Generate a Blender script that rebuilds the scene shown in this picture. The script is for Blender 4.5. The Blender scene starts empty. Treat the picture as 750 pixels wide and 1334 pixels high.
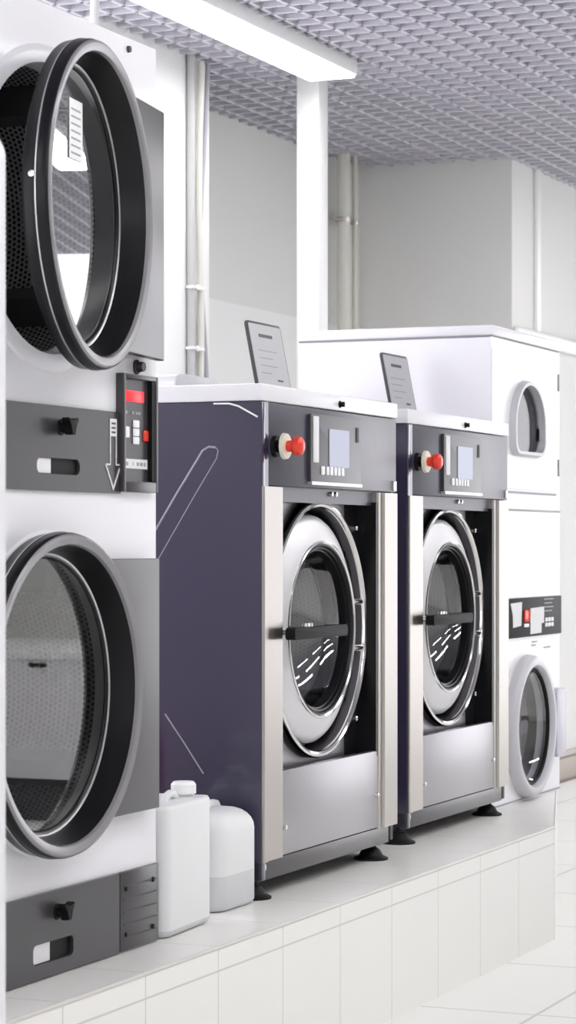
import bpy, bmesh, math
from mathutils import Vector, Matrix
PI = math.pi
scene = bpy.context.scene
COL = scene.collection

# ------------------------------------------------------------------ materials
def srgb(r, g, b):
    def f(c):
        c /= 255.0
        return c / 12.92 if c <= 0.04045 else ((c + 0.055) / 1.055) ** 2.4
    return (f(r), f(g), f(b), 1.0)

def inp(b, name, val):
    if name in b.inputs:
        b.inputs[name].default_value = val

def mat(name, col, rough=0.5, metal=0.0, coat=0.0, spec=0.5, vary=0.015, scale=30.0, bump=0.0, stretch=(1, 1, 1),
        aniso=0.0, emit=None, estr=0.0, trans=0.0, sss=0.0):
    """principled material whose roughness and colour carry a little procedural noise"""
    m = bpy.data.materials.new(name)
    m.use_nodes = True
    nt = m.node_tree
    b = nt.nodes['Principled BSDF']
    L = nt.links
    tc = nt.nodes.new('ShaderNodeTexCoord')
    mp = nt.nodes.new('ShaderNodeMapping')
    mp.inputs['Scale'].default_value = stretch
    nz = nt.nodes.new('ShaderNodeTexNoise')
    nz.inputs['Scale'].default_value = scale
    nz.inputs['Detail'].default_value = 3
    L.new(tc.outputs['Object'], mp.inputs['Vector'])
    L.new(mp.outputs['Vector'], nz.inputs['Vector'])
    mr = nt.nodes.new('ShaderNodeMapRange')
    mr.inputs['To Min'].default_value = max(0.0, rough - vary)
    mr.inputs['To Max'].default_value = min(1.0, rough + vary)
    L.new(nz.outputs['Fac'], mr.inputs['Value'])
    L.new(mr.outputs['Result'], b.inputs['Roughness'])
    b.inputs['Base Color'].default_value = col
    b.inputs['Metallic'].default_value = metal
    inp(b, 'Specular IOR Level', spec)
    inp(b, 'Coat Weight', coat)
    inp(b, 'Coat Roughness', 0.06)
    inp(b, 'Anisotropic', aniso)
    inp(b, 'Transmission Weight', trans)
    if sss:
        inp(b, 'Subsurface Weight', sss)
        b.inputs['Subsurface Radius'].default_value = (0.03, 0.03, 0.03)
    if bump:
        bp = nt.nodes.new('ShaderNodeBump')
        bp.inputs['Strength'].default_value = bump
        bp.inputs['Distance'].default_value = 0.002
        L.new(nz.outputs['Fac'], bp.inputs['Height'])
        L.new(bp.outputs['Normal'], b.inputs['Normal'])
    if emit:
        b.inputs['Emission Color'].default_value = emit
        b.inputs['Emission Strength'].default_value = estr
    return m

def math_node(nt, op, a, b=None):
    n = nt.nodes.new('ShaderNodeMath')
    n.operation = op
    for i, v in enumerate((a, b)):
        if v is None:
            continue
        if isinstance(v, (int, float)):
            n.inputs[i].default_value = v
        else:
            nt.links.new(v, n.inputs[i])
    return n.outputs[0]

def perforated(name, col, hole, nu, nv, radius=0.3, rough=0.3, metal=1.0):
    """sheet metal with staggered rows of round holes, laid out in the lathe's UVs"""
    m = mat(name, col, rough, metal)
    nt = m.node_tree
    b = nt.nodes['Principled BSDF']
    uv = nt.nodes.new('ShaderNodeTexCoord')
    sp = nt.nodes.new('ShaderNodeSeparateXYZ')
    nt.links.new(uv.outputs['UV'], sp.inputs[0])
    v = math_node(nt, 'MULTIPLY', sp.outputs['Y'], nv)
    row = math_node(nt, 'FLOOR', v)
    off = math_node(nt, 'MULTIPLY', math_node(nt, 'MODULO', row, 2.0), 0.5)
    u = math_node(nt, 'ADD', math_node(nt, 'MULTIPLY', sp.outputs['X'], nu), off)
    fu = math_node(nt, 'SUBTRACT', math_node(nt, 'FRACT', u), 0.5)
    fv = math_node(nt, 'SUBTRACT', math_node(nt, 'FRACT', v), 0.5)
    d = math_node(nt, 'SQRT', math_node(nt, 'ADD', math_node(nt, 'MULTIPLY', fu, fu), math_node(nt, 'MULTIPLY', fv, fv)))
    h = math_node(nt, 'LESS_THAN', d, radius)
    mx = nt.nodes.new('ShaderNodeMix')
    mx.data_type = 'RGBA'
    mx.inputs[6].default_value = col
    mx.inputs[7].default_value = hole
    nt.links.new(h, mx.inputs[0])
    nt.links.new(mx.outputs[2], b.inputs['Base Color'])
    nt.links.new(math_node(nt, 'MULTIPLY', math_node(nt, 'SUBTRACT', 1.0, h), metal), b.inputs['Metallic'])
    bp = nt.nodes.new('ShaderNodeBump')
    bp.inputs['Distance'].default_value = 0.004
    bp.inputs['Strength'].default_value = 0.6
    nt.links.new(math_node(nt, 'SMOOTH_MIN', d, radius), bp.inputs['Height'])
    nt.links.new(bp.outputs['Normal'], b.inputs['Normal'])
    return m

def tiles(name, col, grout, px, ox, py, oy, wid, zlines=(), rough=0.2, spec=0.5):
    """glazed tiles: straight joints on the object's x and y (and given heights)"""
    m = mat(name, col, rough, vary=0.05, scale=6.0, spec=spec)
    nt = m.node_tree
    b = nt.nodes['Principled BSDF']
    tc = nt.nodes.new('ShaderNodeTexCoord')
    sp = nt.nodes.new('ShaderNodeSeparateXYZ')
    nt.links.new(tc.outputs['Object'], sp.inputs[0])
    def lines(sock, pitch, origin):
        t = math_node(nt, 'DIVIDE', math_node(nt, 'SUBTRACT', sock, origin), pitch)
        t = math_node(nt, 'ADD', t, 0.5)
        t = math_node(nt, 'ABSOLUTE', math_node(nt, 'SUBTRACT', math_node(nt, 'FRACT', t), 0.5))
        return math_node(nt, 'LESS_THAN', t, wid / pitch / 2)
    g = lines(sp.outputs['X'], px, ox)
    if py:
        g = math_node(nt, 'MAXIMUM', g, lines(sp.outputs['Y'], py, oy))
    for z in zlines:
        t = math_node(nt, 'ABSOLUTE', math_node(nt, 'SUBTRACT', sp.outputs['Z'], z))
        g = math_node(nt, 'MAXIMUM', g, math_node(nt, 'LESS_THAN', t, wid / 2))
    mx = nt.nodes.new('ShaderNodeMix')
    mx.data_type = 'RGBA'
    mx.inputs[6].default_value = col
    mx.inputs[7].default_value = grout
    nt.links.new(g, mx.inputs[0])
    nt.links.new(mx.outputs[2], b.inputs['Base Color'])
    bp = nt.nodes.new('ShaderNodeBump')
    bp.inputs['Distance'].default_value = 0.002
    bp.inputs['Strength'].default_value = 0.5
    nt.links.new(math_node(nt, 'SUBTRACT', 1.0, g), bp.inputs['Height'])
    nt.links.new(bp.outputs['Normal'], b.inputs['Normal'])
    return m

def glass(name, tint, r0=0.06, rough=0.02):
    """thin sheet of glass: fresnel reflection over a tinted clear sheet"""
    m = bpy.data.materials.new(name)
    m.use_nodes = True
    nt = m.node_tree
    nt.nodes.clear()
    out = nt.nodes.new('ShaderNodeOutputMaterial')
    mix = nt.nodes.new('ShaderNodeMixShader')
    geo = nt.nodes.new('ShaderNodeNewGeometry')
    dt = nt.nodes.new('ShaderNodeVectorMath')
    dt.operation = 'DOT_PRODUCT'
    nt.links.new(geo.outputs['Normal'], dt.inputs[0])
    nt.links.new(geo.outputs['Incoming'], dt.inputs[1])
    c = math_node(nt, 'SUBTRACT', 1.0, math_node(nt, 'ABSOLUTE', dt.outputs['Value']))
    fres = math_node(nt, 'ADD', math_node(nt, 'MULTIPLY', math_node(nt, 'POWER', c, 5.0), 1.0 - r0), r0)
    tr = nt.nodes.new('ShaderNodeBsdfTransparent')
    tr.inputs['Color'].default_value = tint
    gl = nt.nodes.new('ShaderNodeBsdfGlossy')
    nz = nt.nodes.new('ShaderNodeTexNoise')
    nz.inputs['Scale'].default_value = 4.0
    mr = nt.nodes.new('ShaderNodeMapRange')
    mr.inputs['To Min'].default_value = rough * 0.6
    mr.inputs['To Max'].default_value = rough * 1.4
    nt.links.new(nz.outputs['Fac'], mr.inputs['Value'])
    nt.links.new(mr.outputs['Result'], gl.inputs['Roughness'])
    nt.links.new(fres, mix.inputs[0])
    nt.links.new(tr.outputs[0], mix.inputs[1])
    nt.links.new(gl.outputs[0], mix.inputs[2])
    nt.links.new(mix.outputs[0], out.inputs[0])
    return m

M = {}
M['white'] = mat('white enamel', srgb(232, 231, 236), 0.32, coat=0.2)
M['white_trim'] = mat('white trim', srgb(246, 246, 246), 0.45)
M['paint'] = mat('grey wall paint', srgb(228, 228, 226), 0.85, scale=8, bump=0.05)
M['paint_white'] = mat('white wall paint', srgb(240, 240, 240), 0.8, scale=8, bump=0.05)
M['grid'] = mat('lilac white grid', srgb(204, 202, 212), 0.5)
M['plenum'] = mat('plenum grey', srgb(128, 126, 136), 0.9)
M['paint_dull'] = mat('dull grey paint', srgb(182, 182, 178), 0.8)
M['floor'] = tiles('floor tile', srgb(236, 236, 233), srgb(208, 206, 201), 0.87, 8.17, 0.87, 2.257, 0.012, rough=0.5, spec=0.3)
M['plinth'] = tiles('plinth tile', srgb(238, 237, 233), srgb(206, 203, 197), 0.42, 6.623, None, 0, 0.005, zlines=(0.347,), rough=0.3)
M['plinth_edge'] = mat('plinth edge bead', srgb(206, 202, 196), 0.4)
M['base'] = mat('tan baseboard tile', srgb(178, 168, 157), 0.4)
M['base_line'] = mat('brown joint', srgb(120, 106, 94), 0.6)
M['charcoal'] = mat('charcoal powder coat', srgb(60, 58, 61), 0.3, spec=0.55, scale=220, bump=0.03)
M['charcoal_dark'] = mat('dark charcoal', srgb(58, 56, 60), 0.4)
M['black'] = mat('black rubber', srgb(18, 17, 19), 0.55, spec=0.2)
M['black_gloss'] = mat('black moulded plastic', srgb(20, 19, 22), 0.3, spec=0.25)
M['rim'] = mat('grey rim plastic', srgb(132, 130, 134), 0.24, spec=0.8)
M['silver_line'] = mat('silver trim', srgb(205, 204, 208), 0.3, metal=0.7)
M['body'] = mat('violet grey gloss paint', srgb(54, 49, 72), 0.16, coat=0.6, scale=10)
M['panel'] = mat('violet grey panel paint', srgb(66, 64, 76), 0.32, spec=0.6)
M['body_black'] = mat('black side paint', srgb(26, 24, 30), 0.35)
M['steel'] = mat('brushed steel', srgb(186, 181, 176), 0.3, metal=1, scale=60, stretch=(12, 12, 0.4), bump=0.06, aniso=0.4)
M['steel_kick'] = mat('brushed steel sheet', srgb(184, 182, 186), 0.38, metal=1, scale=50, stretch=(0.6, 6, 10), bump=0.05, aniso=0.3)
M['polished'] = mat('polished steel', srgb(222, 221, 220), 0.12, metal=1)
M['alu'] = mat('satin aluminium', srgb(226, 225, 228), 0.45, metal=0.5)
M['collar_inside'] = mat('shaded polished steel', srgb(84, 82, 86), 0.28, metal=1)  # collar's inner wall: shade and dark reflections put into the colour
M['chrome'] = mat('chrome', srgb(225, 225, 225), 0.16, metal=1)
M['drum_dark'] = perforated('dryer drum steel', srgb(200, 198, 200), srgb(8, 8, 8), 170, 75, 0.32, 0.3, 0.75)
M['drum_steel'] = perforated('washer drum steel', srgb(228, 226, 229), srgb(110, 110, 112), 150, 70, 0.2, 0.25, 0.7)
M['glass'] = glass('door glass', (0.62, 0.63, 0.62, 1), 0.55, 0.015)
M['glass_lower'] = glass('lower door glass', (0.66, 0.67, 0.65, 1), 0.33, 0.015)
M['glass_clear'] = glass('clear porthole glass', (0.9, 0.9, 0.92, 1), 0.2, 0.02)
M['glass_tint'] = glass('tinted window', (0.45, 0.44, 0.48, 1), 0.08, 0.03)
M['red'] = mat('red button', srgb(232, 62, 44), 0.3)
M['red_dark'] = mat('dark red plastic', srgb(190, 22, 30), 0.35)
M['yellow'] = mat('pale yellow ring', srgb(226, 222, 202), 0.4)
M['led'] = mat('red display', srgb(190, 20, 30), 0.3, emit=srgb(255, 40, 45), estr=0.75)
M['screen'] = mat('blue grey screen', srgb(120, 128, 150), 0.15, emit=srgb(165, 172, 195), estr=0.14)
M['button_white'] = mat('white key', srgb(240, 240, 242), 0.4)
M['key_grey'] = mat('grey print', srgb(150, 150, 155), 0.5)
M['print_white'] = mat('white print', srgb(225, 225, 228), 0.5)
M['print_dark'] = mat('dark print', srgb(40, 38, 44), 0.5)
M['can'] = mat('white translucent plastic', srgb(226, 227, 228), 0.42, sss=0.25)
M['can_full'] = mat('plastic over liquid', srgb(206, 208, 211), 0.42, sss=0.15)
M['cap'] = mat('white cap', srgb(245, 245, 245), 0.4)
M['lid'] = mat('grey lid sheet', srgb(186, 186, 190), 0.35)
M['pipe'] = mat('pale pipe', srgb(222, 221, 212), 0.4)
M['pipe_grey'] = mat('grey conduit', srgb(190, 190, 190), 0.45)
M['cable'] = mat('lilac grey cable', srgb(170, 168, 180), 0.5)
M['diffuser'] = mat('lamp diffuser', srgb(250, 250, 250), 0.5, emit=(1, 0.99, 0.985, 1), estr=6.5)
M['door_ring'] = mat('pale grey door plastic', srgb(198, 197, 203), 0.3)
M['handle_grey'] = mat('lilac grey handle', srgb(186, 184, 200), 0.3)

# ------------------------------------------------------------------ mesh builder
class MB:
    def __init__(self):
        self.bm = bmesh.new()
        self.uv = self.bm.loops.layers.uv.new('UVMap')
    def box(self, x0, x1, y0, y1, z0, z1, bev=0.0, mi=0, seg=2):
        r = bmesh.ops.create_cube(self.bm, size=1.0)
        vs = r['verts']
        for v in vs:
            v.co = Vector(((x0 + x1) / 2 + v.co.x * (x1 - x0), (y0 + y1) / 2 + v.co.y * (y1 - y0), (z0 + z1) / 2 + v.co.z * (z1 - z0)))
        fs = {f for v in vs for f in v.link_faces}
        for f in fs:
            f.material_index = mi
        if bev:
            es = {e for v in vs for e in v.link_edges}
            bmesh.ops.bevel(self.bm, geom=list(es), offset=bev, segments=seg, profile=0.5, affect='EDGES', material=mi)
        return self
    def lathe(self, prof, cx=0, cy=0, cz=0, axis='y', seg=64, mi=0, close=False):
        """revolve (radius, along-axis) pairs; mi may be a list per segment"""
        rings = []
        for r, a in prof:
            ring = []
            if r < 1e-6:
                p = (cx, cy + a, cz) if axis == 'y' else (cx, cy, cz + a)
                rings.append([self.bm.verts.new(p)])
                continue
            for k in range(seg):
                t = 2 * PI * k / seg
                if axis == 'y':
                    p = (cx + r * math.sin(t), cy + a, cz + r * math.cos(t))
                else:
                    p = (cx + r * math.cos(t), cy + r * math.sin(t), cz + a)
                ring.append(self.bm.verts.new(p))
            rings.append(ring)
        n = len(rings)
        pairs = [(i, i + 1) for i in range(n - 1)] + ([(n - 1, 0)] if close else [])
        acc = 0.0
        lens = [0.0]
        for i in range(1, n):
            acc += math.hypot(prof[i][0] - prof[i - 1][0], prof[i][1] - prof[i - 1][1])
            lens.append(acc)
        for q, (i, j) in enumerate(pairs):
            A, Bq = rings[i], rings[j]
            m_ = mi[q] if isinstance(mi, (list, tuple)) else mi
            for k in range(seg):
                k2 = (k + 1) % seg
                if len(A) == 1 and len(Bq) == 1:
                    continue
                if len(A) == 1:
                    vs = [A[0], Bq[k2], Bq[k]]; us = [((k + .5) / seg, lens[i]), ((k + 1) / seg, lens[j]), (k / seg, lens[j])]
                elif len(Bq) == 1:
                    vs = [A[k], A[k2], Bq[0]]; us = [(k / seg, lens[i]), ((k + 1) / seg, lens[i]), ((k + .5) / seg, lens[j])]
                else:
                    vs = [A[k], A[k2], Bq[k2], Bq[k]]
                    us = [(k / seg, lens[i]), ((k + 1) / seg, lens[i]), ((k + 1) / seg, lens[j]), (k / seg, lens[j])]
                f = self.bm.faces.new(vs)
                f.material_index = m_
                for lp, u in zip(f.loops, us):
                    lp[self.uv].uv = u
        return self
    def cyl(self, p0, p1, r0, r1=None, seg=20, mi=0, caps=True):
        p0, p1 = Vector(p0), Vector(p1)
        r1 = r0 if r1 is None else r1
        q = (p1 - p0).to_track_quat('Z', 'Y').to_matrix()
        A, Bq = [], []
        for k in range(seg):
            t = 2 * PI * k / seg
            d = q @ Vector((math.cos(t), math.sin(t), 0))
            A.append(self.bm.verts.new(p0 + d * r0)); Bq.append(self.bm.verts.new(p1 + d * r1))
        for k in range(seg):
            k2 = (k + 1) % seg
            self.bm.faces.new([A[k], A[k2], Bq[k2], Bq[k]]).material_index = mi
        if caps:
            self.bm.faces.new(A[::-1]).material_index = mi
            self.bm.faces.new(Bq).material_index = mi
        return self
    def tube(self, pts, r, seg=10, mi=0, closed=False):
        pts = [Vector(p) for p in pts]
        n = len(pts)
        rings = []
        up = None
        for i, p in enumerate(pts):
            a = pts[(i - 1) % n] if (closed or i > 0) else p
            b = pts[(i + 1) % n] if (closed or i < n - 1) else p
            t = (b - a).normalized()
            if up is None:
                up = t.orthogonal().normalized()
            up = (up - t * up.dot(t)).normalized()
            s = t.cross(up)
            rings.append([self.bm.verts.new(p + (up * math.cos(2 * PI * k / seg) + s * math.sin(2 * PI * k / seg)) * r) for k in range(seg)])
        for i in range(n if closed else n - 1):
            A, Bq = rings[i], rings[(i + 1) % n]
            for k in range(seg):
                k2 = (k + 1) % seg
                self.bm.faces.new([A[k], A[k2], Bq[k2], Bq[k]]).material_index = mi
        if not closed:
            self.bm.faces.new(rings[0][::-1]).material_index = mi
            self.bm.faces.new(rings[-1]).material_index = mi
        return self
    def prism(self, poly, a0, a1, plane='xz', mi=0, bev=0.0):
        """extrude a 2-D polygon; plane xz extrudes along y, xy along z, yz along x"""
        def P(u, v, w):
            return {'xz': (u, w, v), 'xy': (u, v, w), 'yz': (w, u, v)}[plane]
        A = [self.bm.verts.new(P(u, v, a0)) for u, v in poly]
        Bq = [self.bm.verts.new(P(u, v, a1)) for u, v in poly]
        n = len(poly)
        fs = [self.bm.faces.new(A[::-1]), self.bm.faces.new(Bq)]
        for k in range(n):
            fs.append(self.bm.faces.new([A[k], A[(k + 1) % n], Bq[(k + 1) % n], Bq[k]]))
        for f in fs:
            f.material_index = mi
        if bev:
            es = set(fs[0].edges) | set(fs[1].edges)
            bmesh.ops.bevel(self.bm, geom=list(es), offset=bev, segments=3, profile=0.5, affect='EDGES', material=mi)
        return self
    def holed(self, x0, x1, z0, z1, cx, cz, hole, y0, y1, mi=0):
        """rectangular sheet with a hole; hole is a list of (dx, dz) going round by angle"""
        angs = [math.atan2(dz, dx) for dx, dz in hole]
        outer = []
        n = len(hole)
        for a in angs:
            dx, dz = math.cos(a), math.sin(a)
            t = min([(x1 - cx) / dx if dx > 1e-9 else 1e9, (x0 - cx) / dx if dx < -1e-9 else 1e9,
                     (z1 - cz) / dz if dz > 1e-9 else 1e9, (z0 - cz) / dz if dz < -1e-9 else 1e9])
            outer.append([cx + dx * t, cz + dz * t])
        for X, Z in ((x0, z0), (x1, z0), (x1, z1), (x0, z1)):
            k = min(range(n), key=lambda i: (outer[i][0] - X) ** 2 + (outer[i][1] - Z) ** 2)
            outer[k] = [X, Z]
        V = {}
        for y in (y0, y1):
            V[y] = ([self.bm.verts.new((cx + dx, y, cz + dz)) for dx, dz in hole], [self.bm.verts.new((X, y, Z)) for X, Z in outer])
        for k in range(n):
            k2 = (k + 1) % n
            for q in ([V[y0][0][k], V[y0][0][k2], V[y0][1][k2], V[y0][1][k]], [V[y1][0][k2], V[y1][0][k], V[y1][1][k], V[y1][1][k2]],
                      [V[y0][0][k2], V[y0][0][k], V[y1][0][k], V[y1][0][k2]], [V[y0][1][k], V[y0][1][k2], V[y1][1][k2], V[y1][1][k]]):
                self.bm.faces.new(q).material_index = mi
        return self
    def build(self, name, mats, parent=None, loc=(0, 0, 0), sharp=35):
        bmesh.ops.recalc_face_normals(self.bm, faces=self.bm.faces[:])
        me = bpy.data.meshes.new(name)
        self.bm.to_mesh(me)
        self.bm.free()
        for p in me.polygons:
            p.use_smooth = True
        me.set_sharp_from_angle(angle=math.radians(sharp))
        for m_ in (mats if isinstance(mats, (list, tuple)) else [mats]):
            me.materials.append(M[m_])
        o = bpy.data.objects.new(name, me)
        o.location = loc
        COL.objects.link(o)
        if parent:
            o.parent = parent
        return o

def circle(r, n=96):
    return [(r * math.cos(2 * PI * k / n), r * math.sin(2 * PI * k / n)) for k in range(n)]

def rrect(x0, x1, z0, z1, r, n=6, rt=None):
    """rounded rectangle; rt gives the top corners another radius"""
    rt = r if rt is None else rt
    out = []
    for (cx, cz, a0, rr) in ((x1 - r, z0 + r, -PI / 2, r), (x1 - rt, z1 - rt, 0, rt), (x0 + rt, z1 - rt, PI / 2, rt), (x0 + r, z0 + r, PI, r)):
        for k in range(n + 1):
            a = a0 + PI / 2 * k / n
            out.append((cx + rr * math.cos(a), cz + rr * math.sin(a)))
    return out

def empty(name, loc, rz=0.0):
    o = bpy.data.objects.new(name, None)
    o.location = loc
    o.rotation_euler = (0, 0, rz)
    o.empty_display_size = 0.1
    COL.objects.link(o)
    return o

def tag(o, label=None, cat=None, group=None, kind=None):
    if label: o['label'] = label
    if cat: o['category'] = cat
    if group: o['group'] = group
    if kind: o['kind'] = kind
    return o

def dup(o, parent=None):
    c = o.copy()
    COL.objects.link(c)
    c.parent = parent
    for ch in list(o.children):
        dup(ch, c)
    return c

# ------------------------------------------------------------------ the room
PED = 0.41          # plinth top
CEIL = 3.633        # underside of the open-cell ceiling
DADO = 2.685        # height where the white lower wall stops

def structure(o, label=None):
    o['kind'] = 'structure'
    if label: o['label'] = label
    return o

structure(MB().box(-6, 30, -3.4, 5.45, -0.12, 0.0).build('floor', 'floor'), 'pale tiled floor of the aisle')

g = MB()
PITCH = 0.125
for i in range(int(21 / PITCH) + 1):
    x = -3.0 + i * PITCH
    g.box(x - 0.009, x + 0.009, -3.3, 5.28, CEIL, CEIL + 0.05)
for j in range(int(8.6 / PITCH) + 1):
    y = -3.3 + j * PITCH
    g.box(-3.0, 18.0, y - 0.009, y + 0.009, CEIL, CEIL + 0.0501)
ceil = structure(g.build('ceiling', 'grid'), 'open cell lattice ceiling in pale lilac grey')
MB().box(-3.0, 18.0, -3.4, 5.45, CEIL + 0.3, CEIL + 0.42).build('ceiling_slab', 'plenum', ceil)

def twotone(x0, x1, y0, y1):
    b = MB()
    b.box(x0, x1, y0, y1, 0, DADO, mi=1)
    b.box(x0, x1, y0, y1, DADO, CEIL + 0.3, mi=0)
    return b
w = structure(twotone(9.3, 13.6, 5.28, 5.45).build('wall_back', ['paint', 'paint_white']), 'back wall behind the machines, grey above and white below')
w = structure(MB().box(13.6, 13.75, 4.35, 5.45, 0, CEIL + 0.3).build('wall_end', 'paint'), 'grey end wall closing the corner behind the stacked washer')
w = structure(twotone(13.601, 18.0, 4.349, 4.5).build('wall_right', ['paint', 'paint']), 'pale wall along the aisle past the stacked washer')
MB().box(13.602, 18.0, 4.31, 4.35, DADO - 0.085, DADO, bev=0.02, seg=3).build('ledge', 'white_trim', w)
MB().box(14.02, 14.09, 4.325, 4.35, DADO, CEIL + 0.04, bev=0.008).build('corner_strip', 'white_trim', w)
b = MB().box(13.605, 18.0, 4.33, 4.352, 0.0, 0.185, bev=0.004, mi=0)
b.box(13.606, 18.0, 4.326, 4.34, 0.142, 0.154, mi=1).box(13.606, 18.0, 4.322, 4.34, 0.0, 0.014, mi=1)
structure(b.build('baseboard_right', ['base', 'base_line']))
structure(MB().box(9.25, 10.435, 4.79, 5.3, 0, CEIL + 0.3, bev=0.006).build('wall_pier', 'paint_white'), 'white wall pier just past the dryer')
structure(MB().box(10.80, 10.915, 4.395, 4.51, 0, CEIL + 0.1, bev=0.006).build('column', 'white_trim'), 'square white column under the end of the ceiling light')
structure(MB().box(-6, 18, -3.55, -3.4, 0, CEIL + 0.3).build('wall_opposite', 'paint_dull'))

# tiled plinth the machines stand on, with an angled far end
poly = [(1.6, 2.63), (8.735, 2.63), (10.075, 3.024), (10.12, 4.6), (1.6, 4.6)]
p = MB().prism(poly, 0.0, PED - 0.0)
# prism default plane is xz; rebuild on xy
p.bm.clear()
p = MB().prism(poly, 0.0, PED, plane='xy').build('plinth', 'plinth')
structure(p, 'long raised plinth of cream tiles under the machines')
MB().tube([(1.6, 2.632, PED - 0.004), (8.735, 2.632, PED - 0.004), (10.073, 3.026, PED - 0.004)], 0.0055, seg=10).build('edge_bead', 'plinth_edge', p)

# pipes
t = empty('conduit_pipes', (10.2, 4.77, 2.05))
tag(t, 'two pale conduits running down the white wall pier beside the dryer', 'pipe')
def wob(x, amp, z0, z1, n=24, ph=0.0):
    return [(x + amp * math.sin(ph + 3.2 * k / n), 0.0, z0 + (z1 - z0) * k / n) for k in range(n + 1)]
MB().tube(wob(-0.01, 0.0, -2.05, CEIL - 2.03), 0.019, seg=12).build('conduit', 'pipe_grey', t)
MB().tube([(0.16 - 0.09 * math.exp(-((k / 30 * 1.55 - 0.75) / 0.5) ** 2), -0.008, k / 30 * 1.58) for k in range(31)], 0.011, seg=12).build('cable', 'cable', t)
MB().tube([(0.075 + 0.012 * math.sin(k / 4), -0.006, k / 30 * 1.58) for k in range(31)], 0.015, seg=12).build('cable', 'pipe', t)
for z in (0.27, 0.545):
    b = MB().box(-0.036, 0.09, -0.024, 0.016, z - 0.007, z + 0.007, bev=0.003)
    b.cyl((0.01, -0.03, z), (0.01, -0.02, z), 0.012)
    b.build('clamp', 'white_trim', t)

t = empty('water_pipes', (13.1, 5.18, 2.0))
tag(t, 'pair of cream vertical pipes in the far corner behind the stacked washer', 'pipe')
MB().cyl((0, 0, -2.0), (0, 0, CEIL - 2.0 + 0.05), 0.037, seg=24).build('pipe', 'pipe', t)
MB().cyl((0.145, -0.01, -2.0), (0.145, -0.01, CEIL - 2.0 + 0.05), 0.016, seg=16).build('pipe', 'pipe', t)
b = MB().lathe([(0.037, -0.014), (0.043, -0.014), (0.043, 0.014), (0.037, 0.014)], axis='z', cz=1.27, seg=24)
b.box(-0.06, 0.17, -0.012, 0.06, 1.262, 1.278, bev=0.003)
b.lathe([(0.016, -0.012), (0.022, -0.012), (0.022, 0.012), (0.016, 0.012)], cx=0.145, cy=-0.01, axis='z', cz=1.27, seg=16)
b.build('clamp', 'steel', t)

o = MB().tube([(0, 0, 0.0), (0.02, 0.0, 0.25), (0.05, 0.0, 0.52)], 0.016, seg=12).build('hanging_cable', 'white_trim', loc=(7.74, 4.0, CEIL - 0.5))
tag(o, 'thin white pipe hanging from the lattice ceiling above the dryer', 'pipe')

# ceiling lights
def ceiling_light(loc, length):
    t = empty('ceiling_light', loc)
    L2, w2 = length / 2, 0.122
    b = MB()
    b.box(-L2, L2, -w2, w2, 0.0, 0.075, bev=0.006)
    b.build('housing', 'white_trim', t)
    MB().box(-L2 + 0.012, L2 - 0.012, -w2 + 0.01, w2 - 0.01, -0.012, 0.001, bev=0.005).build('diffuser', 'diffuser', t)
    return t
l0 = ceiling_light((9.40, 4.245, CEIL - 0.06), 2.4)
tag(l0, 'long white ceiling light ending above the white column', 'ceiling light')
extra = [(5.0, 4.245), (1.4, 2.9), (5.0, 1.2), (8.6, 1.2), (12.2, 1.2), (15.8, 1.2), (1.4, -1.2), (5.0, -1.2), (8.6, -1.2), (12.2, -1.2), (13.2, 2.9), (3.2, 0.3), (6.8, 0.3), (10.4, 0.3)]  # unseen lamps added to raise the room's brightness
for i, (x, y) in enumerate(extra):
    c = dup(l0)
    c.location = (x, y, CEIL - 0.06)
    tag(c, 'long white ceiling light added out of view to brighten the aisle', 'ceiling light', 'added aisle ceiling lights')

# ------------------------------------------------------------------ dryer stack
def screw_knob(b, x, y, z, r=0.018):
    """a small turn latch: round rosette and a winged grip"""
    b.lathe([(0, -0.004), (r, -0.004), (r * 1.1, 0.0)], x, y, z, seg=24)
    b.lathe([(0, -0.02), (r * 0.7, -0.02), (r * 0.75, -0.003)], x, y, z, seg=20)
    b.prism([(x - r * 1.5, z + r * .9), (x - r * .6, z + r * .35), (x - r * .5, z - r * 1.0), (x + r * .5, z - r * 1.0), (x + r * .6, z + r * .35), (x + r * 1.5, z + r * .9), (x + r * 1.2, z + r * 1.25), (x, z + r * .7), (x - r * 1.2, z + r * 1.25)],
            y - 0.036, y - 0.014, bev=0.003)
    return b

dr = empty('stacked_dryer', (4.65, 2.815, PED))
tag(dr, 'tall white two-drum tumble dryer with charcoal panels at the left, upper door ajar', 'tumble dryer')
DW, DH, DD, CX = 1.15, 2.30, 1.05, 0.567
ZU, ZL, RH = 1.816, 0.67, 0.343
b = MB()
b.holed(0, DW, 1.25, DH, CX, ZU, circle(RH), 0.0, 0.03)
b.holed(0, DW, 0.0, 1.25, CX, ZL, circle(RH), 0.0, 0.03)
b.box(0, 0.02, 0.03, DD, 0, DH).box(DW - 0.02, DW, 0.03, DD, 0, DH).box(0.02, DW - 0.02, DD - 0.02, DD, 0, DH)
b.box(0.02, DW - 0.02, 0.03, DD - 0.02, DH - 0.02, DH).box(0.02, DW - 0.02, 0.03, DD - 0.02, 0.0, 0.02).box(0.02, DW - 0.02, 0.03, DD - 0.02, 1.24, 1.26)
b.build('cabinet', 'white', dr)
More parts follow.
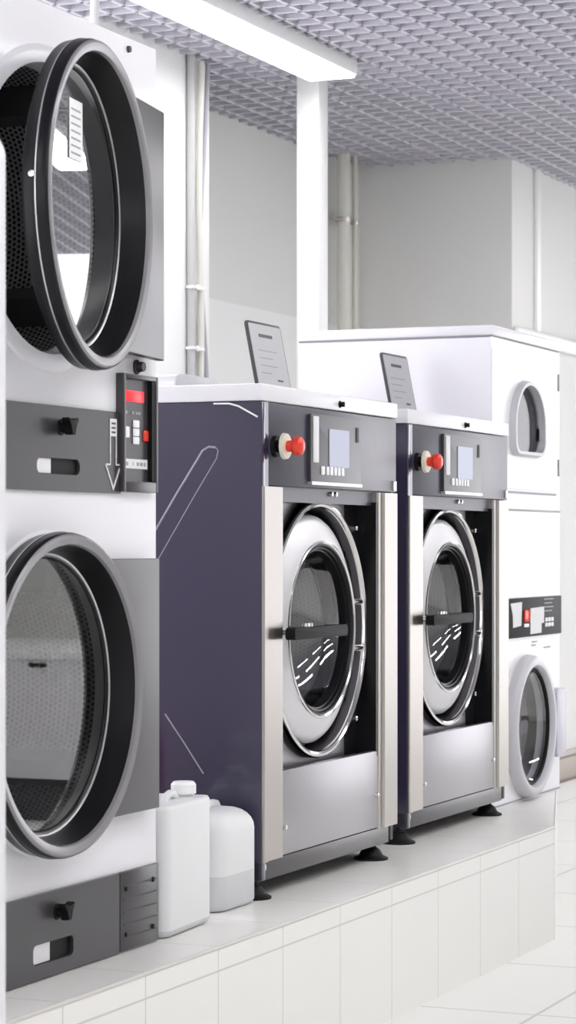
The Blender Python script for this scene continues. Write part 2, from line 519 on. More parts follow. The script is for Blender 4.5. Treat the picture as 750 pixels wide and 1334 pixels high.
for zc in (ZU, ZL):
    lip = MB().lathe([(RH + 0.045, 0.001), (RH + 0.04, -0.006), (RH + 0.02, -0.012), (RH, -0.008), (RH - 0.006, 0.01), (RH - 0.004, 0.05)], CX, 0, zc, seg=96)
    lip.build('opening_lip', 'white', dr)
    d = MB().lathe([(RH - 0.004, 0.05), (RH + 0.03, 0.06), (RH + 0.03, 0.72), (0.1, 0.76), (0, 0.76)], CX, 0, zc, seg=96)
    drum = d.build('drum', 'drum_dark', dr)
    for k in range(4):
        f = MB()
        a = 2 * PI * k / 4 + 0.6
        n = Vector((math.sin(a), 0, math.cos(a)))
        s = Vector((math.cos(a), 0, -math.sin(a)))
        R = RH + 0.03
        pts = []
        for y in (0.09, 0.7):
            for (ds, dn) in ((-0.05, 0), (-0.018, 0.075), (0.018, 0.075), (0.05, 0)):
                pts.append(f.bm.verts.new(Vector((CX, y, zc)) + n * (R - dn) + s * ds))
        A, C = pts[:4], pts[4:]
        for i in range(3):
            f.bm.faces.new([A[i], A[i + 1], C[i + 1], C[i]])
        f.bm.faces.new(A[::-1]); f.bm.faces.new(C)
        f.build('lifter', 'charcoal_dark', drum)

def dryer_door(zc, ang, sticker, HX, DX):
    """door mesh with its origin on the hinge line at the right"""
    P = [(0.345, -0.006), (0.379, -0.010), (0.382, -0.034), (0.3835, -0.036), (0.3835, -0.039), (0.382, -0.041), (0.382, -0.056), (0.378, -0.066), (0.372, -0.070),
         (0.360, -0.069), (0.354, -0.066), (0.351, -0.058), (0.333, 0.002), (0.329, 0.004), (0.324, 0.003), (0.321, 0.005), (0.319, 0.009), (0.322, 0.014), (0.335, 0.012)]
    mi = [0, 0, 0, 2, 0, 0, 0, 1, 1, 1, 1, 0, 2, 2, 0, 0, 0, 0, 0]
    d = MB().lathe(P, DX, 0, 0, seg=128, mi=mi, close=True).build('door', ['black_gloss', 'rim', 'silver_line', 'charcoal'], dr, (HX, -0.012, zc))
    d.rotation_euler = (0, 0, ang)
    hp = MB()
    # plate: straight right edge, left side cut round the ring
    z1 = 0.318
    arc = []
    R = 0.36
    a0 = math.asin(z1 / R)
    for k in range(25):
        a = a0 - 2 * a0 * k / 24
        arc.append((DX + R * math.cos(a), R * math.sin(a)))
    poly = [(0.0, z1), ] + arc + [(0.0, -z1)]
    hp.prism(poly[::-1], -0.028, -0.004, bev=0.003)
    hpo = hp.build('hinge_plate', 'charcoal', d)
    for z in (0.25, -0.25):
        MB().cyl((0.004, -0.008, z - 0.03), (0.004, -0.008, z + 0.03), 0.009).build('hinge', 'black', d)
    MB().lathe([(0.321, 0.010), (0, 0.010)], DX, 0, 0, seg=96).build('glass', 'glass' if sticker else 'glass_lower', d)
    if sticker:
        s = MB().box(DX - 0.03, DX + 0.06, 0.0065, 0.0085, 0.11, 0.25)
        for k in range(7):
            s.box(DX - 0.02, DX + 0.045, 0.0057, 0.0067, 0.122 + k * 0.017, 0.126 + k * 0.017, mi=1)
        s.build('sticker', ['button_white', 'key_grey'], d)
    sc = MB().lathe([(0, -0.006), (0.007, -0.005), (0.008, 0.0)], 0, 0, 0, axis='z', seg=12)
    for v in sc.bm.verts:
        x, y, z = v.co
        v.co = Vector((DX - 0.382 + z, -0.03 + y, x + 0.02))
    sc.build('screw', 'chrome', d)
    return d
dryer_door(ZU - 0.004, math.radians(8.5), True, 1.114, -0.600)
dryer_door(ZL, 0.0, False, 1.09, -0.552)

# lint panel across the middle
b = MB()
sl = [(x, z) for x, z in rrect(-0.108, 0.108, -0.019, 0.019, 0.0185, n=8)]
sl = sorted(sl, key=lambda p: math.atan2(p[1], p[0]) % (2 * PI))
b.holed(0.02, 0.932, 1.15, 1.353, 0.604, 1.209, sl, -0.009, 0.002)
lp = b.build('lint_panel', 'charcoal', dr)
sb = MB().box(0.494, 0.714, -0.0015, 0.0005, 1.188, 1.23, mi=0)
sb.box(0.502, 0.575, -0.003, -0.001, 1.192, 1.227, mi=1)
sb.build('handle_slot', ['black', 'alu'], lp)
screw_knob(MB(), 0.615, -0.009, 1.302).build('latch', 'black', lp)
a = MB()
ya, yb = -0.0108, -0.0088
ax, th = 0.888, 0.0035
a.box(ax - 0.018, ax + 0.018, ya, yb, 1.292, 1.335)
for s in (-1, 1):
    a.box(ax + s * 0.016 - th / 2, ax + s * 0.016 + th / 2, ya, yb, 1.222, 1.292)
    a.box(ax + s * 0.016 if s > 0 else ax - 0.046, ax + 0.046 if s > 0 else ax - 0.016, ya, yb, 1.2195, 1.2235)
    a.prism([(ax + s * 0.046, 1.2235), (ax + s * 0.040, 1.2235), (ax, 1.166), (ax, 1.157)], ya, yb)
for k in range(3):
    a.box(ax - 0.011, ax + 0.011, ya - 0.0005, ya + 0.0002, 1.299 + k * 0.011, 1.304 + k * 0.011, mi=1)
a.build('arrow_mark', ['print_white', 'charcoal'], lp)

# control box
def key(n, m_, x, z, w_, h, p, y0=-0.0535, d=0.004):
    return MB().box(x - w_ / 2, x + w_ / 2, y0 - d, y0 + 0.0005, z - h / 2, z + h / 2, bev=min(w_, h) * 0.15).build(n, m_, p)
b = MB()
b.box(0.922, 0.936, -0.022, 0.0, 1.155, 1.452, bev=0.002).box(1.106, 1.12, -0.022, 0.0, 1.155, 1.452, bev=0.002)
b.box(0.934, 1.108, -0.022, 0.0, 1.155, 1.182, bev=0.002).box(0.934, 1.108, -0.022, 0.0, 1.44, 1.452, bev=0.002)
b.box(0.93, 1.11, -0.008, 0.0, 1.17, 1.448)
cb = b.build('control_box', 'charcoal', dr)
MB().box(1.086, 1.1075, -0.0205, -0.0075, 1.184, 1.439).build('side_strip', 'black', cb)
YF = -0.008
MB().box(0.958, 1.058, -0.0115, YF, 1.383, 1.411, bev=0.001).build('display', 'led', cb)
key('button', 'button_white', 0.965, 1.306, 0.024, 0.028, cb, YF)
for k in range(3):
    key('button', 'button_white', 1.016, 1.286 + k * 0.021, 0.034, 0.019, cb, YF)
key('button', 'red', 1.071, 1.30, 0.026, 0.028, cb, YF)
for x in (0.962, 1.0, 1.02, 1.036):
    MB().box(x - 0.007, x + 0.007, -0.0092, YF, 1.352, 1.359).build('indicator_print', 'key_grey', cb)
b = MB().box(0.942, 1.082, -0.0092, YF, 1.215, 1.239)
np_ = b.build('nameplate', 'print_white', cb)
for x0, x1 in ((0.95, 0.972), (0.998, 1.002), (1.02, 1.034), (1.04, 1.054), (1.06, 1.07)):
    MB().box(x0, x1, -0.0098, -0.009, 1.222, 1.231).build('lettering', 'key_grey', np_)
b = MB().lathe([(0, -0.022), (0.012, -0.022), (0.014, -0.006), (0.019, -0.004), (0.019, 0)], 1.037, 0, 1.474, seg=20)
b.build('lock', 'charcoal_dark', dr)
MB().lathe([(0, -0.008), (0.008, -0.007), (0.009, 0)], 0.99, 0, 2.272, seg=14).build('screw', 'charcoal_dark', dr)

# bottom drawer panel and vent
b = MB()
sl2 = sorted(rrect(-0.1, 0.1, -0.024, 0.024, 0.014, n=6), key=lambda p: math.atan2(p[1], p[0]) % (2 * PI))
b.holed(0.0, 0.92, 0.004, 0.203, 0.575, 0.062, sl2, -0.011, 0.002)
bp_ = b.build('bottom_panel', 'charcoal', dr)
b = MB().box(0.47, 0.68, -0.0015, 0.0005, 0.034, 0.09, mi=0).box(0.48, 0.57, -0.003, -0.001, 0.04, 0.084, mi=1)
b.build('handle_slot', ['black', 'alu'], bp_)
screw_knob(MB(), 0.592, -0.011, 0.152).build('latch', 'black', bp_)
b = MB().box(0.926, DW - 0.004, -0.011, 0.002, 0.004, 0.203, bev=0.003)
vp = b.build('vent_panel', 'charcoal', dr)
for k in range(5):
    z = 0.036 + k * 0.032
    MB().box(0.945, 1.13, -0.0122, -0.0108, z, z + 0.004).build('vent_slot', 'charcoal_dark', vp)
for x, z in ((0.955, 0.16), (1.11, 0.165), (0.955, 0.045), (1.11, 0.045)):
    MB().lathe([(0, -0.015), (0.006, -0.014), (0.007, -0.0105)], x, 0, z, seg=10).build('screw', 'black', vp)

# ------------------------------------------------------------------ industrial washer
def make_washer():
    t = empty('washing_machine', (0, 0, PED))
    W, D, H = 1.115, 1.1, 1.437
    CXw, CZ = 0.555, 0.762
    b = MB()
    b.box(0, 0.03, 0.0, D, 0.052, H, mi=0, bev=0.002).box(W - 0.03, W, 0.012, D, 0.052, H, mi=1, bev=0.002)
    b.box(0.03, W - 0.03, D - 0.03, D, 0.052, H, mi=1).box(0.03, W - 0.03, 0.03, D - 0.03, H - 0.02, H, mi=1).box(0.03, W - 0.03, 0.03, D - 0.03, 0.052, 0.08, mi=1)
    b.box(0.029, 0.05, 0.0, 0.03, 1.19, H, mi=0)
    b.build('body', ['body', 'body_black'], t)
    # pressed stiffening lines on the side panel
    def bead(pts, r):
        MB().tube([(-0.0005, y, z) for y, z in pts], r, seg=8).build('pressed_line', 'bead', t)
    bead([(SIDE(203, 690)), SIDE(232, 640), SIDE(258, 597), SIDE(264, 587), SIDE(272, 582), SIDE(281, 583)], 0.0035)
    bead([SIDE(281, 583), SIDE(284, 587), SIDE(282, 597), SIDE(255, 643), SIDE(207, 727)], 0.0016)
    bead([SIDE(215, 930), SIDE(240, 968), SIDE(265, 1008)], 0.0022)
    # top slab
    b = MB().box(-0.004, W + 0.004, -0.004, D + 0.004, H + 0.002, H + 0.052, bev=0.006)
    sl = b.build('top_cover', 'white', t)
    b = MB().lathe([(0, -0.016), (0.006, -0.016), (0.0075, -0.012), (0.0075, -0.004), (0.011, -0.003), (0.011, 0.002)], 0.60, -0.004, H + 0.022, seg=18)
    b.box(0.594, 0.606, -0.02, -0.014, H + 0.014, H + 0.03, bev=0.002)
    b.build('lock', 'black', sl)
    b = MB().prism(rrect(0.0, 0.275, 0.0, 0.262, 0.01), -0.005, 0.005, mi=1, bev=0.002)
    b.prism(rrect(0.006, 0.267, 0.008, 0.254, 0.008), -0.0065, -0.004, mi=0)
    b.prism(rrect(0.075, 0.185, 0.211, 0.222, 0.005), -0.0075, -0.006, mi=1)
    for k, (x0, x1) in enumerate(((0.05, 0.2), (0.05, 0.16), (0.05, 0.19), (0.05, 0.13))):
        b.box(x0, x1, -0.0070, -0.0062, 0.165 - k * 0.025, 0.168 - k * 0.025, mi=2)
    b.box(0.17, 0.215, -0.0072, -0.0062, 0.068, 0.074, mi=1)
    ld = b.build('soap_lid', ['lid', 'charcoal_dark', 'key_grey'], t, (0.742, 0.33, H + 0.052))
    ld.rotation_euler = (math.radians(-11), 0, 0)
    # control panel
    b = MB().box(0.05, W, 0.0, 0.03, 1.195, H, bev=0.004).box(0.05, W, 0.022, 0.05, 1.15, 1.195)
    cp = b.build('control_panel', 'panel', t)
    b = MB().lathe([(0, -0.012), (0.03, -0.012), (0.032, 0.0)], 0.095, 0, 1.31, seg=28).lathe([(0.018, -0.04), (0.018, -0.01)], 0.095, 0, 1.31, seg=20)
    b.build('collar', 'black', cp)
    es = MB().lathe([(0.012, -0.042), (0.037, -0.040), (0.039, -0.030), (0.02, -0.028)], 0.095, 0, 1.31, seg=36).build('emergency_stop', 'yellow', cp)
    MB().lathe([(0, -0.092), (0.018, -0.09), (0.026, -0.084), (0.029, -0.072), (0.025, -0.062), (0.018, -0.058), (0.016, -0.04)], 0.095, 0, 1.31, seg=32).build('button', 'red', es)
    b = MB().prism(rrect(0.345, 0.765, 1.21, 1.418, 0.008), -0.012, 0.002, bev=0.003)
    ds = b.build('display_unit', 'charcoal', cp)
    b = MB().prism(rrect(0.345, 0.765, 1.204, 1.214, 0.004), -0.016, 0.002)
    b.build('bezel_edge', 'silver_line', ds)
    MB().box(0.362, 0.405, -0.0145, -0.011, 1.272, 1.412, bev=0.001).build('label_strip', 'print_white', ds)
    MB().prism(rrect(0.49, 0.655, 1.262, 1.378, 0.006), -0.0145, -0.011).build('screen', 'screen', ds)
    for k in range(6):
        x = 0.425 + k * 0.031 + (0.010 if k else 0)
        MB().box(x, x + (0.026 if k == 0 else 0.021), -0.016, -0.011, 1.236, 1.262, bev=0.002).build('button', 'button_white', ds)
    MB().box(0.72, 0.738, -0.014, -0.011, 1.345, 1.392).build('logo_strip', 'print_dark', ds)
    for x in (0.585, 0.62):
        MB().lathe([(0, 0.012), (0.007, 0.013), (0.008, 0.024)], x, 0, 1.180, seg=12).build('screw', 'chrome', cp)
    MB().box(W - 0.03, W - 0.004, -0.003, 0.002, 1.20, 1.232).build('sticker', 'button_white', cp)
    # steel posts
    def post(x0, x1, left):
        f = [(x0 + 0.002, 0.0), (x0 + 0.002, -0.004), (x0 + 0.006, -0.008), (x0 + 0.032, -0.008), (x0 + 0.038, -0.002), (x1 - 0.005, -0.002), (x1, 0.003), (x1, 0.075), (x1 - 0.004, 0.075), (x1 - 0.004, 0.0)]
        if not left:
            f = [(x0, 0.08), (x0, 0.008), (x0 + 0.006, 0.002), (x0 + 0.036, 0.002), (x0 + 0.042, -0.006), (x1 - 0.006, -0.006), (x1, 0.0), (x1, 0.06)]
        MB().prism(f, 0.105, 1.192, plane='xy').build('post', 'steel', t)
    post(0.0, 0.158, True)
    post(0.951, W, False)
    # recess: steel back sheet with the door hole, dark cheeks
    b = MB().holed(0.10, 0.99, 0.30, 1.20, CXw, CZ, circle(0.385), 0.076, 0.086)
    rp = b.build('front_sheet', 'steel_kick', t)
    MB().box(0.938, 0.956, 0.004, 0.078, 0.34, 1.16).build('cheek', 'black_gloss', t)
    MB().box(0.15, 0.165, 0.004, 0.078, 0.34, 1.16).build('cheek', 'black_gloss', t)
    b = MB().box(0.84, 0.94, 0.072, 0.077, 0.35, 1.155)  # black sheet in place of the dark reflection in the recess steel
    b.build('dark_reflection_sheet', 'black_gloss', t)
    for z in (CZ + 0.315, CZ - 0.30):
        MB().lathe([(0, 0.058), (0.007, 0.058), (0.010, 0.062), (0.010, 0.077)], 0.918, 0, z, seg=14).build('bolt', 'chrome', rp)
    # flared collar round the door
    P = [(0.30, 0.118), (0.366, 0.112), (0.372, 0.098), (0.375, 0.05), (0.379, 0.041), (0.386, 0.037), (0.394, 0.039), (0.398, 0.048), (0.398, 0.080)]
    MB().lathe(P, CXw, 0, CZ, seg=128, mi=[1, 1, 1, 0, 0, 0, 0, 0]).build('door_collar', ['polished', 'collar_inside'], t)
    # the door itself
    P = [(0.262, 0.044), (0.270, 0.036), (0.276, 0.036), (0.30, 0.046), (0.33, 0.060), (0.345, 0.068), (0.353, 0.078), (0.353, 0.105)]
    dd = MB().lathe(P, CXw, 0, CZ, seg=128).build('door', 'alu', t)
    MB().lathe([(0.262, 0.044), (0.264, 0.034), (0.269, 0.030), (0.274, 0.032), (0.276, 0.042)], CXw, 0, CZ, seg=128).build('bezel', 'chrome', dd)
    MB().lathe([(0.264, 0.036), (0.258, 0.034), (0.254, 0.042), (0.249, 0.043), (0.247, 0.052), (0.242, 0.053), (0.239, 0.075), (0.242, 0.085)], CXw, 0, CZ, seg=128).build('gasket', 'black_gloss', dd)
    MB().lathe([(0.241, 0.072), (0.228, 0.11), (0.2, 0.15), (0.15, 0.18), (0.08, 0.195), (0, 0.20)], CXw, 0, CZ, seg=96).build('glass', 'glass_clear', dd)
    hd = MB().prism(rrect(0.128, 0.548, CZ - 0.018, CZ + 0.017, 0.007), -0.052, -0.02, bev=0.005)
    hd.build('handle', 'black', dd)
    for x in (0.245, 0.275):
        b = MB().cyl((x, -0.03, CZ), (x, 0.056, CZ), 0.010)
        b.lathe([(0, 0.03), (0.009, 0.028), (0.011, 0.018)], x, -0.036, CZ, axis='z', seg=14)
        b.build('handle_bracket', 'chrome', dd)
    for z in (CZ + 0.078, CZ - 0.072):
        MB().cyl((0.885, 0.066, z), (0.932, 0.054, z), 0.012).build('hinge_bolt', 'chrome', dd)
    # drum
    dm = MB().lathe([(0.29, 0.119), (0.26, 0.12), (0.226, 0.122), (0.217, 0.124), (0.225, 0.13), (0.32, 0.14), (0.32, 0.6), (0.08, 0.64), (0, 0.64)], CXw, 0, CZ, seg=96, mi=[1, 1, 2, 2, 1, 0, 0, 0])
    dm.build('drum', ['drum_steel', 'black_gloss', 'chrome'], t)
    # kick plate and base rail
    b = MB().box(0.156, 0.953, 0.004, 0.03, 0.108, 0.357, bev=0.003)
    kp = b.build('kick_panel', 'steel_kick', t)
    for x, z in ((0.172, 0.19), (0.935, 0.215)):
        MB().lathe([(0, -0.007), (0.007, -0.006), (0.009, 0.006)], x, 0, z, seg=14).build('screw', 'chrome', kp)
    b = MB().box(0.0, W - 0.06, 0.004, 0.06, 0.05, 0.106, bev=0.003)
    br = b.build('base_rail', 'rail', t)
    MB().lathe([(0, 0.002), (0.012, 0.003), (0.013, 0.009)], 0.03, 0, 0.088, seg=14).build('screw', 'chrome', br)
    for x, y in ((0.012, 0.035), (0.985, 0.04), (0.05, 1.0), (0.985, 1.0)):
        MB().lathe([(0, 0.0), (0.056, 0.0), (0.057, 0.006), (0.04, 0.014), (0.03, 0.032), (0.018, 0.04), (0.014, 0.055), (0, 0.055)], x, y, 0, axis='z', seg=28).build('foot', 'black', t)
    return t

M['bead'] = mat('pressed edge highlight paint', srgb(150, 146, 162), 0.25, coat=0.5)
M['rail'] = mat('dark steel rail', srgb(98, 97, 98), 0.35, metal=0.6)

# where a pressed line runs on the side panel, from its height and depth (metres)
_th = math.atan((1745 - 375) / 3250.0)
def SIDE(px, py, X=6.60, Yf=2.865):
    r, u = (px - 375) / 3250.0, (711 - py) / 3250.0
    dx, dy = math.cos(_th) + math.sin(_th) * r, math.sin(_th) - math.cos(_th) * r
    t = X / dx
    return (round(dy * t - Yf, 3), round(1.43 + u * t - PED, 3))

w1 = make_washer()
w1.location = (6.60, 2.865, PED)
tag(w1, 'front-loading industrial washer in violet grey and steel, beside the white canisters', 'washing machine', 'industrial front-loading washers')
w2 = dup(w1)
w2.location = (8.02, 2.938, PED)
tag(w2, 'front-loading industrial washer in violet grey and steel, next to the white stacked washer', 'washing machine', 'industrial front-loading washers')

wr = MB().tube([(-0.004, 0.15, 1.433), (-0.005, 0.1, 1.432), (-0.006, 0.07, 1.424), (-0.006, 0.01, 1.392)], 0.0026, seg=8)
wr.build('wire', 'white_trim', w1)
# ------------------------------------------------------------------ stacked white washer and dryer
st = empty('stacked_washer', (9.15, 3.01, PED))
tag(st, 'white stacked washer and dryer unit at the far end of the plinth', 'washer dryer stack')
SW, SD = 0.915, 0.80
b = MB()
arch = []
def arch_poly(cx, z0, z1, hw, r=0.05, n=14):
    out = []
    for (qx, a0) in ((cx + hw - r, -PI / 2), ):
        for k in range(6):
            a = a0 + PI / 2 * k / 5
            out.append((qx + r * math.cos(a), z0 + r + r * math.sin(a)))
    for k in range(n + 1):
        a = PI * k / n
        out.append((cx + hw * math.cos(a), z1 - 0.165 + 0.165 * math.sin(a)))
    for k in range(6):
        a = PI + PI / 2 * k / 5
        out.append((cx - hw + r + r * math.cos(a), z0 + r + r * math.sin(a)))
    return out
WX, WZ = 0.43, 1.525
hole = [(x - WX, z - WZ) for x, z in arch_poly(WX, 1.395, 1.662, 0.188)]
hole = sorted(hole, key=lambda p: math.atan2(p[1], p[0]) % (2 * PI))
b.holed(0.0, SW, 1.20, 1.826, WX, WZ, hole, 0.0, 0.03)
b.holed(0.0, SW, 0.0, 0.66, 0.46, 0.295, circle(0.24, 72), 0.0, 0.03)
b.box(0, SW, 0, 0.03, 0.66, 1.20)
b.box(0, 0.02, 0.03, SD, 0, 1.826).box(SW - 0.02, SW, 0.03, SD, 0, 1.826).box(0.02, SW - 0.02, SD - 0.02, SD, 0, 1.826)
b.box(0.02, SW - 0.02, 0.03, SD - 0.02, 1.19, 1.21).box(0.02, SW - 0.02, 0.03, SD - 0.02, 0, 0.02)
b.build('cabinet', 'white', st)
MB().box(-0.006, SW + 0.006, -0.008, SD + 0.006, 1.832, 1.872, bev=0.008).build('top_cover', 'white', st)
MB().box(0.0, SW, 0.004, SD, 1.824, 1.834).build('cover_gap', 'key_grey', st)
b = MB().box(0.10, SW - 0.035, -0.012, 0.0, 1.238, 1.79, bev=0.008)
# upper door: sheet with an arched window
b.bm.clear()
b = MB().holed(0.003, SW - 0.04, 1.245, 1.785, WX, WZ, hole, -0.004, 0.001)
ud = b.build('dryer_door', 'white', st)
hi = [(WX + (x) * 1.0, WZ + z) for x, z in hole]
fr = MB()
outer = [(WX + x * 1.15, WZ + z * 1.16) for x, z in hole]
n = len(hole)
va = [fr.bm.verts.new((x, -0.03, z)) for x, z in hi]; vb = [fr.bm.verts.new((x, -0.03, z)) for x, z in [(WX + (x - WX) * 0.94, WZ + (z - WZ) * 0.94) for x, z in outer]]
vc = [fr.bm.verts.new((x, 0.0, z)) for x, z in outer]; vd = [fr.bm.verts.new((x, 0.02, z)) for x, z in hi]
for k in range(n):
    k2 = (k + 1) % n
    for A, C in ((va, vb), (vb, vc), (vd, va)):
        fr.bm.faces.new([A[k], A[k2], C[k2], C[k]])
wf = fr.build('window_frame', 'door_ring', ud, sharp=50)
MB().prism([(x, z) for x, z in hi], 0.004, 0.008).build('window', 'glass_tint', wf)
for z in (1.70, 1.345):
    MB().box(SW - 0.036, SW - 0.028, -0.008, 0.0, z - 0.035, z + 0.035).build('hinge', 'key_grey', ud)
MB().box(0.12, SW - 0.06, -0.004, 0.001, 1.228, 1.236).build('door_gap', 'key_grey', st)
MB().box(0.0, SW, -0.003, 0.001, 1.158, 1.166, bev=0.001).build('panel_seam', 'key_grey', st)
MB().lathe([(0.34, 0.04), (0.34, 0.5), (0, 0.52)], WX, 0, WZ, seg=48).build('dryer_drum', 'drum_dark', st)
MB().box(0.02, SW - 0.02, 0.035, 0.04, 0.67, 1.19).build('inner_sheet', 'white', st)
# control panel
b = MB().box(0.03, 0.905, -0.012, 0.002, 0.655, 0.812, bev=0.003)
sp_ = b.build('control_panel', 'black', st)
def sx(q): return 0.185 + (q - 100) / 268.0 * 0.655
def sz(q): return 0.812 - (q - 168) / 196.0 * 0.157
b = MB()
b.prism([(sx(108), sz(192)), (sx(168), sz(188)), (sx(164), sz(305)), (sx(122), sz(312)), (sx(120), sz(250))][::-1], -0.0145, -0.011)
b.build('instruction_plate', 'print_white', sp_)
b = MB().prism([(sx(215), sz(352)), (sx(275), sz(350)), (sx(276), sz(302)), (sx(290), sz(300)), (sx(290), sz(218)), (sx(215), sz(222))], -0.0145, -0.011)
b.build('instruction_plate', 'print_white', sp_)
key('button', 'red', sx(193), sz(258), 0.068, 0.048, sp_, -0.012)
key('coin_slot', 'button_white', sx(193), sz(306), 0.06, 0.014, sp_, -0.012)
for i in range(3):
    for j in range(2):
        MB().box(sx(298 + i * 17), sx(311 + i * 17), -0.0145, -0.011, sz(322 - j * 26), sz(302 - j * 26), bev=0.001).build('button', 'button_white', sp_)
for k in range(4):
    MB().box(sx(292), sx(345 - 8 * (k % 2)), -0.0135, -0.011, sz(184 + k * 20), sz(178 + k * 20)).build('panel_print', 'key_grey', sp_)
for k, (x0, x1) in enumerate(((240, 268), (238, 262), (305, 345))):
    zz = 0.628 - 0.014 * k
    MB().box(sx(x0), sx(x1), -0.0012, 0.001, zz, zz + 0.006).build('caption_print', 'key_grey', st)
# porthole door
P = [(0.232, 0.03), (0.234, -0.01), (0.238, -0.035), (0.246, -0.045), (0.262, -0.047), (0.276, -0.04), (0.285, -0.024), (0.288, 0.0)]
wd = MB().lathe(P, 0.46, 0, 0.295, seg=96).build('washer_door', 'door_ring', st)
MB().lathe([(0.237, -0.02), (0.23, -0.026), (0.222, -0.02), (0.222, 0.0)], 0.46, 0, 0.295, seg=96).build('gasket', 'black', wd)
MB().lathe([(0.224, -0.014), (0.18, 0.03), (0.1, 0.06), (0, 0.07)], 0.46, 0, 0.295, seg=64).build('glass', 'glass_clear', wd)
MB().prism(rrect(0.74, 0.868, 0.15, 0.43, 0.015), -0.042, -0.0, bev=0.012).build('door_handle', 'handle_grey', wd)
MB().lathe([(0.25, 0.031), (0.20, 0.06), (0.26, 0.08), (0.27, 0.4), (0, 0.42)], 0.46, 0, 0.295, seg=64, mi=[1, 1, 0, 0]).build('washer_drum', ['drum_steel', 'black_gloss'], st)
b = MB().box(0.0, SW, -0.003, 0.001, 0.006, 0.012)
b.build('plinth_seam', 'key_grey', st)

# ------------------------------------------------------------------ canisters, bottle
jb = MB()
jb.prism(rrect(0, 0.36, 0.0, 0.10, 0.012, rt=0.045), -0.09, 0.09, bev=0.008)
j = jb.build('junction_housing', 'white', loc=(7.42, 3.62, PED + 1.489))
tag(j, 'low white rounded housing on top of the nearer industrial washer', 'housing')
MB().lathe([(0, -0.1), (0.012, -0.1), (0.014, -0.085)], 0.33, -0.0, 0.03, seg=14).build('screw', 'charcoal_dark', j)
MB().box(0.05, 0.12, -0.096, -0.088, 0.012, 0.02).build('slot', 'charcoal_dark', j)

def canister(name, w_, d, h, rc, rt, level, loc, rz, cap, cy=0.0):
    """blow-moulded jerrycan: rounded plan, waist band, shoulder, carrying handle and neck"""
    b = MB()
    def ring(z, grow, r):
        return [b.bm.verts.new((x, y, z)) for x, y in rrect(-w_ / 2 - grow, w_ / 2 + grow, -d / 2 - grow, d / 2 + grow, max(r, 0.006), n=6)]
    zs = [(0.0, -0.014, rc), (0.006, -0.004, rc), (0.016, 0.0, rc), (level, 0.0, rc)]
    zs += [(h - rt + rt * math.sin(a), -rt * (1 - math.cos(a)) * 0.9, rc) for a in [PI / 2 * k / 6 for k in range(7)]]
    rings = [ring(*q) for q in zs]
    m_ = len(rings[0])
    for i in range(len(rings) - 1):
        for k in range(m_):
            b.bm.faces.new([rings[i][k], rings[i][(k + 1) % m_], rings[i + 1][(k + 1) % m_], rings[i + 1][k]]).material_index = 1 if i < 3 else 0
    b.bm.faces.new(rings[0][::-1]); b.bm.faces.new(rings[-1])
    o = b.build(name, ['can', 'can_full'], loc=loc, sharp=40)
    o.rotation_euler = (0, 0, rz)
    cx, cz = cap
    nb = MB().lathe([(0.03, -0.006), (0.028, 0.012), (0, 0.012)], cx, cy, cz, axis='z', seg=28)
    nb.build('neck', 'can', o)
    cp = MB().lathe([(0.034, 0.008), (0.034, 0.032), (0.028, 0.04), (0, 0.041)], cx, cy, cz, axis='z', seg=28)
    cp.build('cap', 'cap', o)
    hb = MB().tube([(cx + s, 0, cz + zz) for s, zz in ((-0.06, -0.004), (-0.075, 0.012), (-0.1, 0.016), (-0.13, 0.010), (-0.145, -0.006))] if cx > 0 else
                   [(cx + s, 0, cz + zz) for s, zz in ((0.05, -0.004), (0.065, 0.008), (0.1, 0.01), (0.125, 0.006), (0.135, -0.006))], 0.011, seg=12)
    hb.build('carry_handle', 'can', o, (0, cy, 0))
    return o
c1 = canister('canister', 0.33, 0.22, 0.345, 0.03, 0.014, 0.02, (5.985, 2.915, PED), math.radians(4), (0.10, 0.345), -0.05)
tag(c1, 'tall white plastic canister with white cap, against the dryer side', 'canister', 'white canisters on the plinth')
c2 = canister('canister', 0.265, 0.22, 0.277, 0.045, 0.06, 0.10, (6.422, 2.962, PED), 0.0, (-0.05, 0.277))
tag(c2, 'shorter round-shouldered white canister next to the violet grey washer side', 'canister', 'white canisters on the plinth')
rb = MB().lathe([(0, 0), (0.06, 0), (0.064, 0.008), (0.064, 0.28), (0.055, 0.33), (0.03, 0.385), (0.018, 0.40), (0.018, 0.425), (0, 0.425)], axis='z', seg=32).build('red_bottle', 'red_dark', loc=(6.0, 3.43, PED))
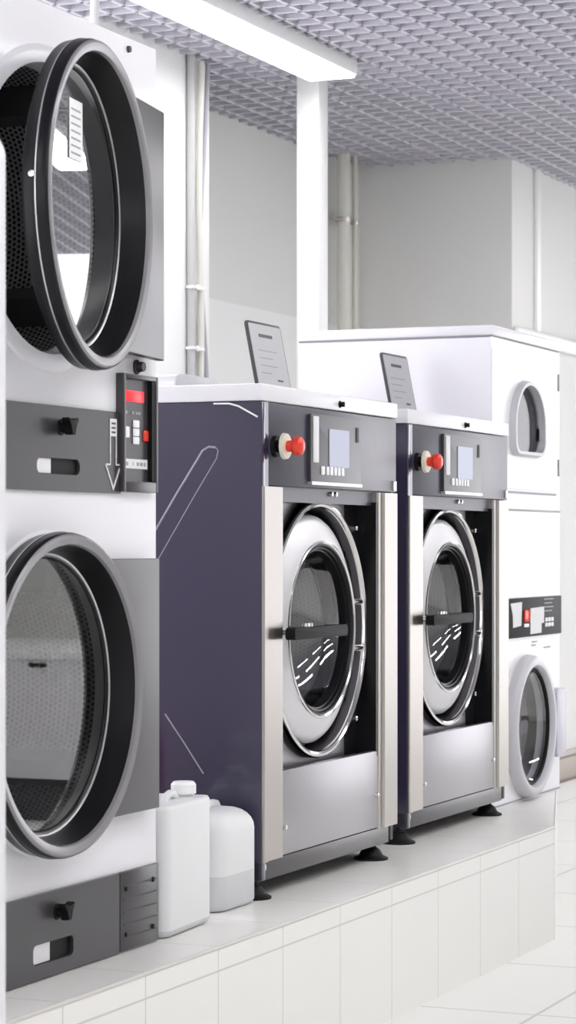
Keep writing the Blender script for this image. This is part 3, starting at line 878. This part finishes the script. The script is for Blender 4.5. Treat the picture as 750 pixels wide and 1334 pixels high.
tag(rb, 'red bottle in the gap behind the canisters, mirrored in the violet grey washer side', 'bottle')
MB().lathe([(0.021, 0.415), (0.021, 0.445), (0, 0.447)], axis='z', seg=20).build('cap', 'red_dark', rb)

# ------------------------------------------------------------------ foreground panel edge at the left
b = MB()
b.prism(rrect(0.0, 0.9, 0.0, 2.135, 0.01, rt=0.06, n=10), 0.0, 0.04, plane='yz', bev=0.008)
o = b.build('partition_panel', 'white', loc=(3.62, 2.055, 0.0))
tag(o, 'blurred pale panel edge with rounded top along the left border', 'panel')

# counter on the other side of the aisle, seen mirrored in the dryer glass
t = empty('counter', (11.43, -0.41, 0))
tag(t, 'white counter across the aisle mirrored in the lower dryer glass', 'counter')
MB().box(0, 1.6, -1.2, 0.0, 0.22, 0.84, bev=0.006).build('cabinet', 'white', t)
MB().box(-0.02, 1.62, -1.23, 0.02, 0.84, 0.88, bev=0.006).build('worktop', 'white_trim', t)
MB().box(0.03, 1.57, -1.17, -0.03, 0.0, 0.22).build('plinth', 'charcoal_dark', t)
MB().box(-0.006, 0.004, -0.24, -0.14, 0.80, 0.822, bev=0.002).build('handle', 'black', t)

# ------------------------------------------------------------------ world, camera, view
wd_ = bpy.data.worlds.new('World')
scene.world = wd_
wd_.use_nodes = True
bg = wd_.node_tree.nodes['Background']
bg.inputs['Color'].default_value = (0.97, 0.96, 1.0, 1)
bg.inputs['Strength'].default_value = 1.3

cam = bpy.data.cameras.new('Camera')
co = bpy.data.objects.new('Camera', cam)
COL.objects.link(co)
co.location = (0, 0, 1.43)
co.rotation_euler = (PI / 2, 0, _th - PI / 2)
cam.sensor_fit = 'HORIZONTAL'
cam.sensor_width = 36.0
cam.lens = 36.0 * 3250 / 750
cam.shift_y = (711 - 667) / 750.0
cam.clip_start = 0.1
cam.clip_end = 200
cam.dof.use_dof = True
cam.dof.focus_distance = 7.4
cam.dof.aperture_fstop = 14
scene.camera = co

vs = scene.view_settings
vs.view_transform = 'Standard'
vs.look = 'None'
vs.gamma = 1.0
vs.use_curve_mapping = False
vs.exposure = 1.0
